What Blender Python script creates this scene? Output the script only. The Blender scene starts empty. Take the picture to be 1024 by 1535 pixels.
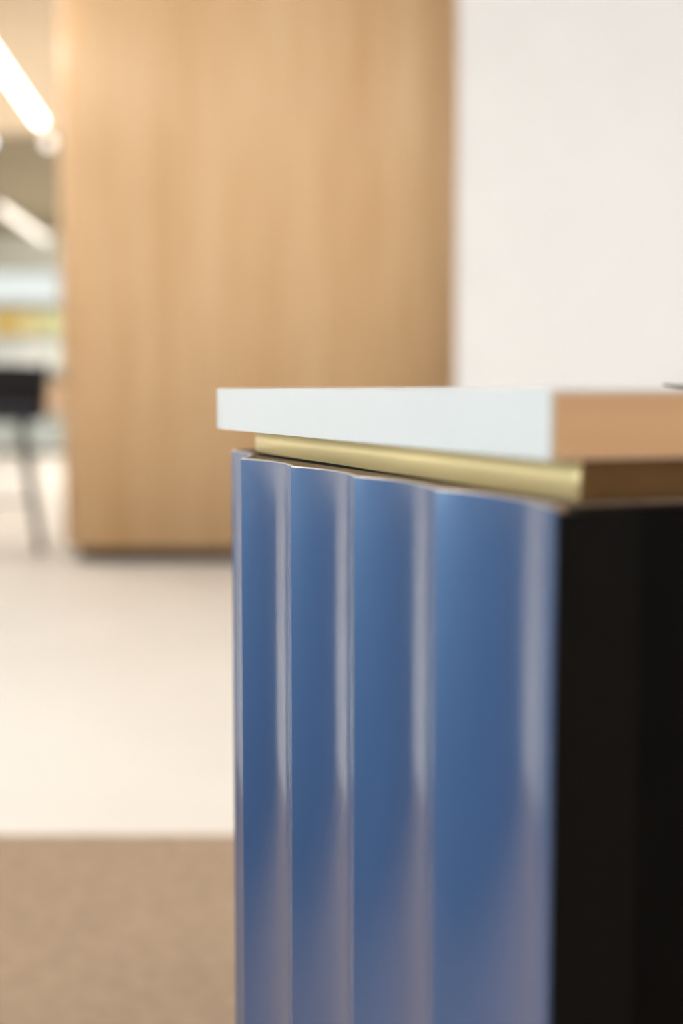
import bpy, bmesh, math, random
from mathutils import Vector
S = bpy.context.scene
C = S.collection
random.seed(7)
PI = math.pi

# ------------------------------------------------------------------ camera
HC = 1.0508                                    # lens height: level with the worktop
cam_d = bpy.data.cameras.new('camera')
cam_d.sensor_fit = 'AUTO'; cam_d.sensor_width = 36; cam_d.lens = 50
cam_d.dof.use_dof = True; cam_d.dof.focus_distance = 1.20; cam_d.dof.aperture_fstop = 2.1
cam_d.clip_start = 0.05
cam = bpy.data.objects.new('camera', cam_d); C.objects.link(cam)
cam.location = (0, 0, HC); cam.rotation_euler = (math.radians(90 - 4.978), 0, 0)
S.camera = cam

# ------------------------------------------------------------------ sky, daylight, exposure
world = bpy.data.worlds.new('sky'); S.world = world; world.use_nodes = True
bg = world.node_tree.nodes['Background']
bg.inputs[0].default_value = (1.0, 0.985, 0.95, 1); bg.inputs[1].default_value = 0.78

def daylight(name, loc, rot, sx, sy, watts, col):
    d = bpy.data.lights.new(name, 'AREA'); d.shape = 'RECTANGLE'; d.size = sx; d.size_y = sy
    d.energy = watts; d.color = col
    o = bpy.data.objects.new(name, d); C.objects.link(o); o.location = loc; o.rotation_euler = rot
    return o
# soft daylight falling through the tall side windows
for k in range(3):
    daylight('window_daylight', (-7.75, -2.6 + 2.2 * k, 1.75), (0, -PI / 2, 0), 3.0, 1.9, 230, (0.74, 0.88, 1.0))

S.view_settings.view_transform = 'Standard'; S.view_settings.look = 'None'
S.view_settings.gamma = 1.0; S.view_settings.use_curve_mapping = False
S.view_settings.exposure = 0.38

# ------------------------------------------------------------------ materials
def nodes(name):
    m = bpy.data.materials.new(name); m.use_nodes = True
    t = m.node_tree; return m, t, t.nodes['Principled BSDF']
def mat(name, col, rough=0.5, metal=0.0, coat=0.0, coat_rough=0.1, var=0.0, scale=20.0, stretch=(1, 1, 1), bump=0.0, spec=0.5, coat_ior=1.5):
    m, t, b = nodes(name)
    b.inputs['Roughness'].default_value = rough; b.inputs['Metallic'].default_value = metal
    b.inputs['Coat Weight'].default_value = coat; b.inputs['Coat Roughness'].default_value = coat_rough
    b.inputs['Specular IOR Level'].default_value = spec; b.inputs['Coat IOR'].default_value = coat_ior
    tc = t.nodes.new('ShaderNodeTexCoord'); mp = t.nodes.new('ShaderNodeMapping'); mp.inputs['Scale'].default_value = stretch
    n = t.nodes.new('ShaderNodeTexNoise'); n.inputs['Scale'].default_value = scale; n.inputs['Detail'].default_value = 5
    t.links.new(tc.outputs['Object'], mp.inputs[0]); t.links.new(mp.outputs[0], n.inputs['Vector'])
    r = t.nodes.new('ShaderNodeValToRGB')
    r.color_ramp.elements[0].position = 0.3; r.color_ramp.elements[1].position = 0.7
    r.color_ramp.elements[0].color = tuple(max(0, c * (1 - var)) for c in col) + (1,)
    r.color_ramp.elements[1].color = tuple(min(1, c * (1 + var)) for c in col) + (1,)
    t.links.new(n.outputs[0], r.inputs[0]); t.links.new(r.outputs[0], b.inputs['Base Color'])
    if bump:
        bp = t.nodes.new('ShaderNodeBump'); bp.inputs['Strength'].default_value = bump; bp.inputs['Distance'].default_value = 0.002
        t.links.new(n.outputs[0], bp.inputs['Height']); t.links.new(bp.outputs[0], b.inputs['Normal'])
    return m
def glow(name, col, strength):
    m, t, b = nodes(name)
    b.inputs['Base Color'].default_value = (0.9, 0.9, 0.9, 1)
    b.inputs['Emission Color'].default_value = col + (1,); b.inputs['Emission Strength'].default_value = strength
    return m
def wood(name, dark, light, rough=0.40):
    m, t, b = nodes(name)
    b.inputs['Roughness'].default_value = rough
    tc = t.nodes.new('ShaderNodeTexCoord')
    def layer(sc, st, det):
        mp = t.nodes.new('ShaderNodeMapping'); mp.inputs['Scale'].default_value = st
        n = t.nodes.new('ShaderNodeTexNoise'); n.inputs['Scale'].default_value = sc; n.inputs['Detail'].default_value = det
        t.links.new(tc.outputs['Object'], mp.inputs[0]); t.links.new(mp.outputs[0], n.inputs['Vector']); return n
    broad = layer(4.0, (1, 1, 0.06), 3); fine = layer(38.0, (1, 1, 0.03), 6)
    mx = t.nodes.new('ShaderNodeMath'); mx.operation = 'MULTIPLY_ADD'; mx.inputs[1].default_value = 0.45
    hf = t.nodes.new('ShaderNodeMath'); hf.operation = 'MULTIPLY'; hf.inputs[1].default_value = 0.55
    t.links.new(broad.outputs[0], hf.inputs[0]); t.links.new(fine.outputs[0], mx.inputs[0]); t.links.new(hf.outputs[0], mx.inputs[2])
    r = t.nodes.new('ShaderNodeValToRGB')
    r.color_ramp.elements[0].position = 0.36; r.color_ramp.elements[1].position = 0.64
    r.color_ramp.elements[0].color = dark + (1,); r.color_ramp.elements[1].color = light + (1,)
    t.links.new(mx.outputs[0], r.inputs[0]); t.links.new(r.outputs[0], b.inputs['Base Color'])
    bp = t.nodes.new('ShaderNodeBump'); bp.inputs['Strength'].default_value = 0.08; bp.inputs['Distance'].default_value = 0.001
    t.links.new(fine.outputs[0], bp.inputs['Height']); t.links.new(bp.outputs[0], b.inputs['Normal'])
    return m
def glass(name):
    m = bpy.data.materials.new(name); m.use_nodes = True; t = m.node_tree
    t.nodes.remove(t.nodes['Principled BSDF']); out = t.nodes['Material Output']
    a = t.nodes.new('ShaderNodeBsdfTransparent'); a.inputs[0].default_value = (0.93, 0.97, 0.96, 1)
    g = t.nodes.new('ShaderNodeBsdfGlossy'); g.inputs['Roughness'].default_value = 0.02
    f = t.nodes.new('ShaderNodeFresnel'); f.inputs[0].default_value = 1.45
    x = t.nodes.new('ShaderNodeMixShader')
    t.links.new(f.outputs[0], x.inputs[0]); t.links.new(a.outputs[0], x.inputs[1]); t.links.new(g.outputs[0], x.inputs[2])
    t.links.new(x.outputs[0], out.inputs[0]); return m

M = dict(
    blue=mat('blue satin metal', (0.031, 0.070, 0.178), rough=0.45, metal=0.2, coat=1.0, coat_rough=0.14, var=0.04, scale=3, stretch=(6, 6, 0.4), spec=0.5, coat_ior=1.62),
    rim=mat('pale sheet edge', (0.56, 0.49, 0.44), rough=0.4, metal=0.3),
    quartz=mat('white quartz', (0.55, 0.545, 0.54), rough=0.28, var=0.008, scale=40),
    tan=mat('warm light tint', (0.60, 0.365, 0.19), rough=0.45, var=0.06, scale=14, stretch=(0.2, 1, 4)),
    brass=mat('brushed brass', (0.86, 0.65, 0.32), rough=0.42, metal=0.45, var=0.10, scale=9, stretch=(4, 0.5, 4)),
    shaded_brass=mat('brass return with painted shade', (0.16, 0.085, 0.03), rough=0.4, metal=0.8, var=0.15, scale=20),
    mdf=mat('brown board', (0.44, 0.30, 0.205), rough=0.7, var=0.15, scale=60),
    black=mat('black laminate', (0.0040, 0.0033, 0.0028), rough=0.5, var=0.1, scale=30, spec=0.08),
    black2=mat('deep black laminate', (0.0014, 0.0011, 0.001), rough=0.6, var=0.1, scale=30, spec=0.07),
    floor=mat('cream polished floor', (0.715, 0.675, 0.625), rough=0.42, var=0.03, scale=1.3, spec=0.35),
    carpet=mat('brown carpet', (0.345, 0.25, 0.175), rough=0.95, var=0.13, scale=26, bump=0.5, spec=0.1),
    white=mat('white painted plaster', (0.89, 0.86, 0.85), rough=0.75, var=0.015, scale=3),
    ceil=mat('white ceiling paint', (0.80, 0.78, 0.75), rough=0.9),
    olive=mat('olive grey ceiling boards', (0.27, 0.225, 0.15), rough=0.85, var=0.06, scale=2),
    grey=mat('pale grey green plaster', (0.82, 0.86, 0.81), rough=0.8, var=0.03, scale=2),
    kick=mat('dark brown kick plate', (0.03, 0.018, 0.014), rough=0.6),
    oak=wood('light oak veneer', (0.68, 0.42, 0.205), (0.82, 0.57, 0.33)),
    oakpale=wood('pale oak boards', (0.70, 0.555, 0.375), (0.80, 0.66, 0.47), 0.65),
    frame=mat('grey window metal', (0.30, 0.31, 0.31), rough=0.4, metal=0.5),
    glass=glass('window glass'),
    tube=glow('lit tube diffuser', (1.0, 0.95, 0.88), 8.0),
    tube2=glow('lit far tube diffuser', (1.0, 0.92, 0.80), 1.5),
    globe=glow('lit globe glass', (1.0, 0.88, 0.78), 1.5),
    globec=glow('lit cool globe glass', (0.72, 0.88, 1.0), 4.5),
    panel=glow('fill light surface', (1.0, 0.95, 0.89), 17.0),
    fillfar=glow('far fill light surface', (1.0, 0.95, 0.88), 34.0),
    steel=mat('white painted steel', (0.75, 0.75, 0.74), rough=0.4),
    wire=mat('steel wire', (0.4, 0.4, 0.4), rough=0.4, metal=1.0),
    navy=mat('dark navy surface', (0.012, 0.014, 0.026), rough=0.8, var=0.15, scale=40),
    dark=mat('black upholstery', (0.012, 0.011, 0.012), rough=0.8, var=0.15, scale=40),
    legs=mat('dark olive metal', (0.045, 0.038, 0.024), rough=0.6, metal=0.0),
    shelfw=mat('white shelf board', (0.74, 0.76, 0.74), rough=0.5),
    plinth=mat('dark plinth', (0.05, 0.04, 0.035), rough=0.6),
    cable=mat('black rubber', (0.015, 0.014, 0.014), rough=0.5),
)

M['blue'].node_tree.nodes['Principled BSDF'].inputs['Specular Tint'].default_value = (0.62, 0.90, 1.0, 1)

# ------------------------------------------------------------------ mesh helpers
def link(name, me, parent=None, loc=(0, 0, 0)):
    o = bpy.data.objects.new(name, me); C.objects.link(o); o.location = loc
    if parent: o.parent = parent
    return o
def finish(name, bm, m, parent=None, loc=(0, 0, 0), smooth=False):
    me = bpy.data.meshes.new(name)
    bmesh.ops.recalc_face_normals(bm, faces=bm.faces[:])
    if smooth:
        for f in bm.faces: f.smooth = True
    bm.to_mesh(me); bm.free()
    for x in (m if isinstance(m, (list, tuple)) else [m]): me.materials.append(M[x])
    return link(name, me, parent, loc)
def box(bm, x0, x1, y0, y1, z0, z1, bev=0.0, seg=2):
    r = bmesh.ops.create_cube(bm, size=1.0)
    for v in r['verts']:
        v.co = Vector(((x0 + x1) / 2 + v.co.x * (x1 - x0), (y0 + y1) / 2 + v.co.y * (y1 - y0), (z0 + z1) / 2 + v.co.z * (z1 - z0)))
    if bev:
        es = list({e for v in r['verts'] for e in v.link_edges})
        bmesh.ops.bevel(bm, geom=es, offset=bev, segments=seg, profile=0.5, affect='EDGES')
def boxo(name, m, x0, x1, y0, y1, z0, z1, parent=None, bev=0.0):
    bm = bmesh.new(); box(bm, x0, x1, y0, y1, z0, z1, bev); return finish(name, bm, m, parent)
def tube(bm, pts, rad, seg=10, caps=True):
    pts = [Vector(p) for p in pts]; rings = []
    rads = rad if isinstance(rad, (list, tuple)) else [rad] * len(pts)
    ref = Vector((0, 0, 1))
    for i, p in enumerate(pts):
        t = (pts[min(i + 1, len(pts) - 1)] - pts[max(i - 1, 0)]).normalized()
        a = t.cross(ref)
        if a.length < 1e-3: a = t.cross(Vector((1, 0, 0)))
        a.normalize(); b = t.cross(a)
        rings.append([bm.verts.new(p + (a * math.cos(2 * PI * k / seg) + b * math.sin(2 * PI * k / seg)) * rads[i]) for k in range(seg)])
    for i in range(len(rings) - 1):
        for k in range(seg):
            bm.faces.new((rings[i][k], rings[i][(k + 1) % seg], rings[i + 1][(k + 1) % seg], rings[i + 1][k]))
    if caps: bm.faces.new(rings[0]); bm.faces.new(rings[-1][::-1])
def prism(bm, outline, z0, z1):
    lo = [bm.verts.new((x, y, z0)) for x, y in outline]; hi = [bm.verts.new((x, y, z1)) for x, y in outline]
    n = len(outline); sides = []
    for i in range(n):
        sides.append(bm.faces.new((lo[i], lo[(i + 1) % n], hi[(i + 1) % n], hi[i])))
    bm.faces.new(lo[::-1]); bm.faces.new(hi)
    return lo, hi, sides
def thing(name, label, cat, loc=(0, 0, 0), rz=0.0, group=None):
    o = bpy.data.objects.new(name, None); C.objects.link(o); o.location = loc; o.rotation_euler = (0, 0, rz)
    o.empty_display_size = 0.1
    o['label'] = label; o['category'] = cat
    if group: o['group'] = group
    return o
def tag(o, label, cat, group=None):
    o['label'] = label; o['category'] = cat
    if group: o['group'] = group
    return o
def struct(o): o['kind'] = 'structure'; return o
def sname(name, label):
    o = bpy.data.objects.new(name, None); C.objects.link(o); o['kind'] = 'structure'; o['label'] = label; return o

# ------------------------------------------------------------------ the setting
XL, XR, YB, YF, ZC = -7.5, 5.0, -4.5, 22.9, 5.1
o = struct(boxo('floor', 'floor', XL - .3, XR + .3, YB - .3, YF + .3, -0.1, 0.0)); o['label'] = 'pale cream polished floor'; o['category'] = 'floor'
o = struct(boxo('ceiling', 'ceil', XL - .3, XR + .3, YB - .3, 13.9, ZC, ZC + 0.1)); o['label'] = 'white ceiling of the high hall'; o['category'] = 'ceiling'
o = struct(boxo('ceiling.001', 'olive', XL - .3, XR + .3, 13.98, YF + .3, 3.5, 3.6)); o['label'] = 'low olive grey ceiling of the far room'; o['category'] = 'ceiling'
o = struct(boxo('wall_upper_far', 'oakpale', XL, XR, 13.9, 13.98, 3.5, ZC)); o['label'] = 'pale wood bulkhead above the far opening'; o['category'] = 'wall'
o = struct(boxo('wall_right', 'white', XR, XR + 0.2, YB, YF, 0, ZC)); o['label'] = 'white wall closing the right side of the hall'; o['category'] = 'wall'
o = struct(boxo('wall_rear', 'white', XL, XR, YB - .2, YB, 0, ZC)); o['label'] = 'white wall at the rear of the hall'; o['category'] = 'wall'
o = struct(boxo('wall_center', 'white', 0.639, XR, 7.9, 8.02, 0, ZC)); o['label'] = 'smooth white wall panel behind the counter'; o['category'] = 'wall'

# left wall with three tall windows near the desk
bm = bmesh.new()
ys = [(-3.55, -1.65), (-1.35, 0.55), (0.85, 2.75)]
box(bm, XL - .2, XL, YB, YF, 3.25, ZC); box(bm, XL - .2, XL, YB, YF, 0, 0.25)
edges = [YB] + [v for p in ys for v in p] + [YF]
for i in range(0, len(edges), 2): box(bm, XL - .2, XL, edges[i], edges[i + 1], 0.25, 3.25)
o = struct(finish('wall_left', bm, 'white')); o['label'] = 'white side wall with tall windows'; o['category'] = 'wall'
wl = ['tall side window nearest the rear wall', 'middle tall side window', 'tall side window nearest the stool']
for k, (a, b) in enumerate(ys):
    w = sname('window_%d' % (k + 1), wl[k])
    bm = bmesh.new(); x0, x1 = XL - .16, XL - .06
    box(bm, x0, x1, a, a + .06, .25, 3.25); box(bm, x0, x1, b - .06, b, .25, 3.25)
    box(bm, x0, x1, a + .06, b - .06, .25, .32); box(bm, x0, x1, a + .06, b - .06, 3.18, 3.25)
    box(bm, x0, x1, (a + b) / 2 - .025, (a + b) / 2 + .025, .32, 3.18)
    finish('window_frame', bm, 'frame', w)
    for q in ((a + .06, (a + b) / 2 - .025), ((a + b) / 2 + .025, b - .06)):
        boxo('pane', 'glass', XL - .115, XL - .105, q[0], q[1], .32, 3.18, w)

# far wall with a clerestory window strip
bm = bmesh.new()
wx0, wx1, wz0, wz1 = -7.0, -3.2, 2.38, 2.95
box(bm, XL, wx0, YF, YF + .2, 0, 3.5); box(bm, wx1, XR, YF, YF + .2, 0, 3.5)
box(bm, wx0, wx1, YF, YF + .2, 0, wz0); box(bm, wx0, wx1, YF, YF + .2, wz1, 3.5)
o = struct(finish('wall_far', bm, 'grey')); o['label'] = 'pale grey green wall at the far end'; o['category'] = 'wall'
w = sname('window_4', 'bright strip window high in the far wall')
bm = bmesh.new()
box(bm, wx0, wx1, YF + .05, YF + .12, wz0, wz0 + .04); box(bm, wx0, wx1, YF + .05, YF + .12, wz1 - .04, wz1)
xs = [wx0, -5.75, -4.5, wx1 - .04]
for x in xs: box(bm, x, x + .04, YF + .05, YF + .12, wz0 + .04, wz1 - .04)
finish('window_frame', bm, 'frame', w)
for i in range(3): boxo('pane', 'glass', xs[i] + .04, xs[i + 1], YF + .08, YF + .09, wz0 + .04, wz1 - .04, w)

# round-cornered wood-clad volume on a recessed dark kick plate
def rounded(x0, x1, y0, y1, r, n=14):
    pts = []
    for cx, cy, a0 in ((x0 + r, y0 + r, PI), (x1 - r, y0 + r, 1.5 * PI), (x1 - r, y1 - r, 0), (x0 + r, y1 - r, .5 * PI)):
        for i in range(n + 1):
            a = a0 + i / n * PI / 2; pts.append((cx + r * math.cos(a), cy + r * math.sin(a)))
    return pts
core = sname('wall_wood', 'light oak clad volume with a rounded corner'); core['category'] = 'wall'
bm = bmesh.new(); lo, hi, sides = prism(bm, rounded(-1.715, 1.25, 8.53, 10.1, .27), 0.088, ZC)
for f in sides: f.smooth = True
cl = finish('oak_cladding', bm, 'oak', core)
bm = bmesh.new(); lo, hi, sides = prism(bm, rounded(-1.64, 1.2, 8.575, 10.05, .22), 0.0, 0.088)
for f in sides: f.smooth = True
k = finish('kick_plate', bm, 'kick', core); k['label'] = 'dark recessed kick plate'

# carpet laid in front of the hall floor
bm = bmesh.new(); box(bm, -7.4, 4.9, -4.4, 3.262, 0.0, 0.007, 0.002)
tag(finish('carpet', bm, 'carpet'), 'brown flecked carpet laid on the cream floor under the counter', 'carpet')

# ------------------------------------------------------------------ reception counter
TH = math.radians(20.895)
OX, OY = 0.1150, 0.7726
W_ = 0.14377
ZT = HC - 0.0005                                # worktop level
ZB = HC - 0.0393                                # underside of the worktop
ZF = HC - 0.0648                                # top edge of the fluted sheets
ZL = HC - 0.0660                                # ledge behind them
DEEP = 0.66
def arc_path(s, y1, R, off=0.0):
    """front line along +y, then a quarter turn towards +x, then the far side; off = inset"""
    if s < y1: return (off, s)
    a = (s - y1) / R
    if a <= PI / 2: return (R - (R - off) * math.cos(a), y1 + (R - off) * math.sin(a))
    return (R + (s - y1 - R * PI / 2), y1 + R - off)
def front_line(y0, y1, R, off, n=24):
    return [(off, y0)] + [arc_path(y1 + R * PI / 2 * i / n, y1, R, off) for i in range(n + 1)]

desk = thing('reception_counter', 'reception counter with blue scalloped metal front and black end', 'counter', (OX, OY, 0), TH)
Y1, RR = 0.605, 0.30
stops = [0.0, 1.06 * W_, 2.06 * W_, 3.06 * W_, 4.06 * W_, 4.06 * W_ + 0.185]
s_end = Y1 + RR * PI / 2
stops += [(stops[-1] + s_end) / 2, s_end, s_end + 0.15, s_end + 0.30]
cusps = [arc_path(s, Y1, RR) for s in stops]
NS = 20
def scallop(a, b, inset=0.0):
    ax, ay = a; bx, by = b; L = math.hypot(bx - ax, by - ay)
    nx, ny = (by - ay) / L, -(bx - ax) / L            # inward
    sag = 0.081 * L; R = (L * L / 4 + sag * sag) / (2 * sag)
    al = math.asin(L / 2 / R); pts = []
    for i in range(NS + 1):
        t = -al + 2 * al * i / NS
        u = (math.sin(t) * R / L + 0.5); d = R * (math.cos(t) - math.cos(al)) + inset
        pts.append((ax + (bx - ax) * u + nx * d, ay + (by - ay) * u + ny * d))
    return pts
def flute(a, b):
    f, r = scallop(a, b), scallop(a, b, 0.0030)
    zb, zt, c = 0.03, ZF, 0.0008
    bm = bmesh.new()
    def strip(p, q, z0, z1, mi, smooth):
        v0 = [bm.verts.new((x, y, z0)) for x, y in p]; v1 = [bm.verts.new((x, y, z1)) for x, y in q]
        for i in range(len(p) - 1):
            fc = bm.faces.new((v0[i + 1], v0[i], v1[i], v1[i + 1])); fc.material_index = mi; fc.smooth = smooth
    fc_ = scallop(a, b, c)
    strip(f, f, zb, zt - c, 0, True); strip(f, fc_, zt - c, zt, 1, True)
    strip(fc_, r, zt, zt, 1, False); strip(r, r, zt, zb, 0, True); strip(r, f, zb, zb, 0, False)
    for i, flip in ((0, 1), (NS, 0)):
        q = [bm.verts.new((*f[i], zb)), bm.verts.new((*r[i], zb)), bm.verts.new((*r[i], zt)), bm.verts.new((*fc_[i], zt)), bm.verts.new((*f[i], zt - c))]
        bm.faces.new(q[::-1] if flip else q)
    me = bpy.data.meshes.new('flute'); bm.to_mesh(me); bm.free()
    me.materials.append(M['blue']); me.materials.append(M['rim'])
    return link('flute', me, desk)
for i in range(len(cusps) - 1): flute(cusps[i], cusps[i + 1])

# brown backing board, its scalloped front behind the sheets
pts = []
for i in range(len(cusps) - 1):
    q = scallop(cusps[i], cusps[i + 1], 0.0036); pts += q if i == 0 else q[1:]
DX = cusps[-1][0]
out = [(x, max(y, 0.0122)) for x, y in pts] + [(DX, 0.0367), (0.016, 0.0367), (0.016, 0.0122)]
bm = bmesh.new(); prism(bm, out[::-1], ZL - 0.016, ZL)
finish('backing_board', bm, 'mdf', desk)
out2 = front_line(0.012, Y1, RR, 0.038) + [(DX, Y1 + RR - 0.038), (DX, 0.012)]
bm = bmesh.new(); prism(bm, out2[::-1], 0.0075, ZL - 0.016); finish('body', bm, 'black', desk)
# black end: a narrow stile beside a set-back panel
boxo('end_stile', 'black', 0.0036, 0.0560, 0.0, 0.0118, 0.0075, HC - 0.0684, desk, 0.0008)
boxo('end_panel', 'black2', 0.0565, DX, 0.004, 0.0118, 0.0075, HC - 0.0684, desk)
boxo('end_ledge', 'black', 0.0162, DX, 0.0122, 0.0366, ZL - 0.015, HC - 0.0682, desk)
# plinth under the worktop, wrapped in a brass strip
YS, RS = 0.617, 0.30
core_l = front_line(0.0395, YS, RS, 0.0395)
bm = bmesh.new(); prism(bm, (core_l + [(DX - .04, YS + RS - .0395), (DX - .04, 0.0395)])[::-1], ZL, ZB); finish('plinth', bm, 'black', desk)
def strip_mesh(line, t, zlow, bowed=None):
    """a thin upright sheet along line, t thick towards the inside, lower edge given per point"""
    bm = bmesh.new(); n = len(line); O_, I_ = [], []
    for i, (x, y) in enumerate(line):
        p, q = line[max(i - 1, 0)], line[min(i + 1, n - 1)]
        dx, dy = q[0] - p[0], q[1] - p[1]; L = math.hypot(dx, dy); nx, ny = dy / L, -dx / L
        b = bowed(i) if bowed else 0.0
        O_.append([bm.verts.new((x - nx * b, y - ny * b, zlow(i))), bm.verts.new((x, y, ZB - 0.0002))])
        I_.append([bm.verts.new((x + nx * (t - b), y + ny * (t - b), zlow(i))), bm.verts.new((x + nx * t, y + ny * t, ZB - 0.0002))])
    for i in range(n - 1):
        for q in ((O_[i + 1][0], O_[i][0], O_[i][1], O_[i + 1][1]), (I_[i][0], I_[i + 1][0], I_[i + 1][1], I_[i][1]),
                  (O_[i][0], O_[i + 1][0], I_[i + 1][0], I_[i][0]), (O_[i + 1][1], O_[i][1], I_[i][1], I_[i + 1][1])):
            f = bm.faces.new(q); f.smooth = True
    for e in (0, n - 1): bm.faces.new((O_[e][0], O_[e][1], I_[e][1], I_[e][0]))
    for e in bm.edges:
        if len(e.link_faces) == 2 and e.calc_face_angle(0) > 0.6: e.smooth = False
    return bm
line = [(0.0372, 0.0345 + 0.004 * i) for i in range(3)] + [(0.0372, 0.05 + i * (YS - 0.05) / 60) for i in range(61)]
line += front_line(0, YS, RS, 0.0372, 30)[2:] + [(DX - .04, YS + RS - .0372)]
def low(i):
    y = line[i][1]
    k = min(1.0, max(0.0, (y - 0.03) / 0.6))
    return HC - 0.0654 + 0.0028 * k + 0.00025 * math.sin(y * 31) * (1 - k)
def bow(i):
    y = line[i][1]; k = max(0.0, 1 - (y - 0.03) / 0.25)
    return 0.0010 * k * k + 0.0005 * math.sin(y * 26.0) * min(1, k + .25)
finish('brass_strip', strip_mesh(line, 0.0016, low, bow), 'brass', desk)['label'] = 'polished brass strip set back under the worktop'
boxo('end_strip', 'shaded_brass', 0.0395, DX - .04, 0.0365, 0.0392, HC - 0.0655, ZB - 0.0002, desk)['label'] = 'brass strip return on the black end, shade put into its colour'  # brass turning onto the end, its shade mixed into a darker base colour

# ------------------------------------------------------------------ worktop
top = thing('worktop', 'thick white quartz worktop with rounded far corner on the counter', 'worktop', (OX, OY, 0), TH)
YW, RW = 0.618, 0.30
ol = front_line(0.0022, YW, RW, -0.0008, 90) + [(DEEP, YW + RW + .0008), (DEEP, 0.0022)]
bm = bmesh.new(); lo, hi, sides = prism(bm, ol[::-1], ZB, ZT)
es = [e for e in bm.edges if len(e.link_faces) == 2 and e.calc_face_angle(0) > 1.0]
bmesh.ops.bevel(bm, geom=es, offset=0.0022, segments=4, profile=0.5, affect='EDGES')
finish('slab', bm, 'quartz', top)
boxo('tinted_end', 'tan', 0.0012, DEEP - .002, 0.0006, 0.0024, ZB + 0.0008, ZT - 0.0022, top, 0.0004)['label'] = 'warm light tint painted on the short end of the slab'  # quartz end; warm bounce light and shade on it painted as a tan sheet

# thin black cable lying on the worktop
bm = bmesh.new()
cp = [(0.262, 0.135), (0.270, 0.128), (0.282, 0.120), (0.300, 0.117), (0.325, 0.120), (0.355, 0.130), (0.39, 0.15), (0.43, 0.18), (0.48, 0.19), (0.53, 0.18), (0.58, 0.19)]
cp = [(x - 0.103, y) for x, y in cp]
cw = [(OX + x * math.cos(TH) - y * math.sin(TH), OY + x * math.sin(TH) + y * math.cos(TH), ZT + 0.0016 + (0.0012 if i < 1 else 0)) for i, (x, y) in enumerate(cp)]
tube(bm, cw, [0.0007, 0.0012] + [0.0015] * 9, 8)
tag(finish('cable', bm, 'cable', smooth=True), 'thin black cable lying on the white worktop', 'cable')

# ------------------------------------------------------------------ lamps
def tube_lamp(a, b, r, m, label, zc, group=None):
    a, b = Vector(a), Vector(b)
    t = thing('tube_lamp', label, 'lamp', (0, 0, 0), 0, group)
    t.location = ((a + b) / 2); off = t.location
    d = (b - a).normalized()
    bm = bmesh.new(); tube(bm, [a - off, b - off], r, 16); f = finish('diffuser', bm, m, t, smooth=False)
    for p, q in ((a - d * .03, a), (b, b + d * .03)):
        bm = bmesh.new(); tube(bm, [p - off, q - off], r * 1.06, 16); finish('end_cap', bm, 'steel', t)
    for k in (.12, .88):
        p = a + (b - a) * k
        bm = bmesh.new(); tube(bm, [p - off + Vector((0, 0, r)), Vector((p.x, p.y, zc - .002)) - off], 0.003, 6); finish('wire', bm, 'wire', t)
    return t
tube_lamp((-2.552, 12.27, 3.30), (-2.12, 7.0, 3.30), 0.034, 'tube', 'long bright tube lamp hanging in the high hall', ZC)
for x0, l in ((-4.2, 'added fill tube hanging second from the tall side windows'), (-5.9, 'added fill tube hanging nearest the tall side windows')):
    tube_lamp((x0, 12.0, 3.30), (x0 + .41, 7.0, 3.30), 0.034, 'tube', l, ZC)  # unseen pair added to throw more light on the pale bulkhead
tube_lamp((-4.20, 20.4, 3.15), (-3.96, 16.6, 3.15), 0.035, 'tube2', 'dimmer tube lamp under the low far ceiling', 3.5)
def globe_lamp(x, y, m, label):
    t = thing('globe_lamp', label, 'lamp', (x, y, 3.5))
    bm = bmesh.new(); bmesh.ops.create_uvsphere(bm, u_segments=18, v_segments=12, radius=0.055)
    for v in bm.verts: v.co.z -= 0.06
    finish('globe', bm, m, t, smooth=True)
    bm = bmesh.new(); tube(bm, [(0, 0, 0), (0, 0, -0.015)], 0.04, 16); finish('ceiling_rose', bm, 'steel', t)
globe_lamp(-2.86, 14.15, 'globe', 'small warm globe lamp on the far ceiling beside the oak corner')
globe_lamp(-3.47, 14.15, 'globec', 'small cool bluish globe lamp on the far ceiling')
for x, y, l in ((-3.0, 1.5, 'added square fill light above the carpet, nearest the windows'), (2.4, 2.2, 'added square fill light above the carpet, before the white wall'),
                (-3.2, 4.4, 'added square fill light above the cream floor, nearest the carpet edge'), (-3.35, 11.3, 'added square fill light high before the pale wood bulkhead'), (1.5, -1.5, 'added square fill light above the carpet, behind the counter')):
    t = thing('fill_panel', l, 'lamp', (x, y, ZC))  # glowing squares added out of view to brighten the hall
    bm = bmesh.new()
    for q in ((-.62, .62, -.62, -.6), (-.62, .62, .6, .62), (-.62, -.6, -.6, .6), (.6, .62, -.6, .6)): box(bm, *q, -0.04, 0.0)
    finish('frame', bm, 'steel', t); boxo('diffuser', 'panel', -.6, .6, -.6, .6, -0.03, -0.004, t)  # rim and glowing face of the added fill light
for x, y, l in ((-1.0, 16.2, 'added square fill light in the low far ceiling, nearest the oak volume'), (-1.2, 18.6, 'added square fill light in the low far ceiling, middle of three'), (-1.6, 21.0, 'added square fill light in the low far ceiling, nearest the far wall')):
    t = thing('fill_panel', l, 'lamp', (x, y, 3.5))  # fill for the far room, added where the oak volume hides it
    bm = bmesh.new()
    for q in ((-.62, .62, -.62, -.6), (-.62, .62, .6, .62), (-.62, -.6, -.6, .6), (.6, .62, -.6, .6)): box(bm, *q, -0.04, 0.0)
    finish('frame', bm, 'steel', t); boxo('diffuser', 'fillfar', -.6, .6, -.6, .6, -0.03, -0.004, t)  # rim and glowing face of the added far fill light

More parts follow.
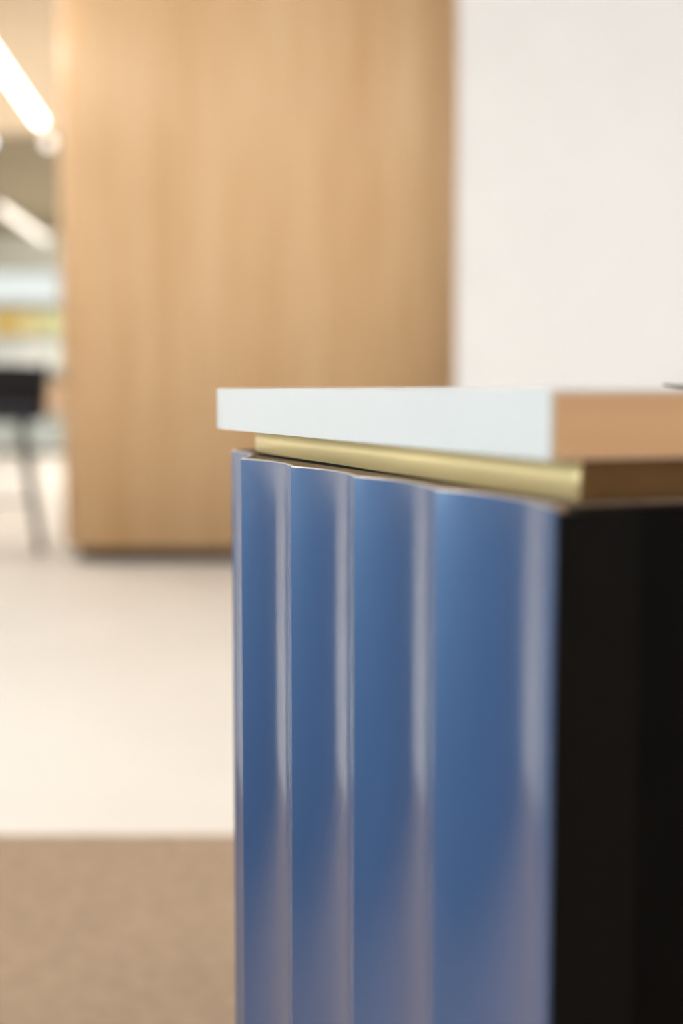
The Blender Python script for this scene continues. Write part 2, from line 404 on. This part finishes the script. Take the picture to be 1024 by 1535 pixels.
# ------------------------------------------------------------------ bar stool
st = thing('bar_stool', 'dark navy upholstered bar stool on slim splayed legs beside the oak volume', 'stool', (-2.19, 9.2, 0), 0.235)
bm = bmesh.new(); box(bm, -.26, .26, -.24, .24, .84, .94, .04, 4); finish('seat', bm, 'navy', st, smooth=True)
bm = bmesh.new()
n = 26; ring = []
for i in range(n + 1):
    a = math.radians(-20 + 220 * i / n); hgt = 1.18 + 0.03 * max(0, math.sin(a))
    if i < 3 or i > n - 3: hgt += 0.012 * (3 - min(i, n - i))
    c_, s_ = math.cos(a), math.sin(a)
    ring.append([bm.verts.new((c_ * .275, s_ * .255, .86)), bm.verts.new((c_ * .30, s_ * .28, hgt)),
                 bm.verts.new((c_ * .262, s_ * .242, hgt)), bm.verts.new((c_ * .245, s_ * .225, .86))])
for i in range(n):
    for k in range(4): bm.faces.new((ring[i][k], ring[i + 1][k], ring[i + 1][(k + 1) % 4], ring[i][(k + 1) % 4]))
bm.faces.new(ring[0]); bm.faces.new(ring[-1][::-1])
finish('backrest', bm, 'dark', st, smooth=False)
for sx in (-1, 1):
    for sy in (-1, 1):
        bm = bmesh.new(); tube(bm, [(sx * .125, sy * .15, .845), (sx * .165, sy * .17, .45), (sx * .225, sy * .19, 0.0)], [.034, .030, .024], 10)
        finish('leg', bm, 'legs', st, smooth=True)
bm = bmesh.new(); tube(bm, [(-.18, -.175, .33), (.18, -.175, .33)], .009, 8); finish('footrest', bm, 'legs', st, smooth=True)

# ------------------------------------------------------------------ added dark block that darkens the flute reflections, its form made up
be = thing('dark_block', 'unseen dark block added for its reflection in the blue flutes', 'dark block', (-3.17, 2.15, 0.007))
boxo('plinth', 'plinth', -1.55, 1.55, -.85, .85, 0, .08, be)  # base of the added dark block
boxo('body', 'navy', -1.57, 1.57, -.87, .87, .08, .74, be)
boxo('block_top', 'navy', -1.6, 1.6, -.9, .9, .74, .77, be, .004)
for i in range(4):
    for sy in (-1, 1): boxo('block_facing', 'navy', -1.56 + i * .782, -.786 + i * .782, min(sy * .872, sy * .89), max(sy * .872, sy * .89), .09, .73, be, .003)

# ------------------------------------------------------------------ far shelves
SX0, SX1, SY0, SY1 = -5.50, -4.28, 22.42, 22.86
sh = thing('shelving_unit', 'white shelving unit with dark plinth against the far wall', 'shelf', ((SX0 + SX1) / 2, (SY0 + SY1) / 2, 0))
ox, oy = sh.location.x, sh.location.y
def sp(name, m, x0, x1, y0, y1, z0, z1): return boxo(name, m, x0 - ox, x1 - ox, y0 - oy, y1 - oy, z0, z1, sh)
sp('plinth', 'plinth', SX0, SX1, SY0 + .03, SY1, 0, .10)
for x in (SX0, SX1 - .03): sp('side_panel', 'shelfw', x, x + .03, SY0, SY1, .10, 2.34)
sp('back_panel', 'shelfw', SX0 + .03, SX1 - .03, SY1 - .02, SY1, .10, 2.34)
levels = [.10, .62, 1.33, 1.86, 2.31]
for z in levels: sp('shelf_board', 'shelfw', SX0 + .03, SX1 - .03, SY0, SY1 - .02, z, z + .03)
rows = [(.13, .42, [((.50, .56, .55), 'pale grey'), ((.55, .62, .63), 'pale blue grey'), ((.48, .54, .52), 'grey green')], 'bottom'),
        (.65, .52, [((.42, .28, .17), 'brown cardboard'), ((.50, .34, .22), 'tan cardboard'), ((.55, .39, .26), 'light tan cardboard')], 'second lowest'),
        (1.36, .44, [((.76, .83, .83), 'pale blue'), ((.80, .85, .85), 'bluish white'), ((.76, .81, .78), 'pale mint')], 'third'),
        (1.89, .36, [((.80, .60, .18), 'ochre'), ((.82, .74, .38), 'yellow'), ((.70, .74, .42), 'yellow green')], 'top')]
for z, h, cols, nm in rows:
    for i, (c, cn) in enumerate(cols):
        x0 = SX0 + .05 + i * .385
        t = thing('storage_box', '%s storage box on the %s shelf of the white shelving unit' % (cn, nm), 'box', (x0 + .18, SY0 + .2, z), 0, 'storage boxes on the far shelves')
        key = 'box' + cn; M[key] = mat(cn + ' card', c, rough=0.7, var=0.03)
        boxo('carton', key, -.17, .17, -.17, .17, 0, h - .06, t); boxo('lid', key, -.176, .176, -.176, .176, h - .06, h, t)
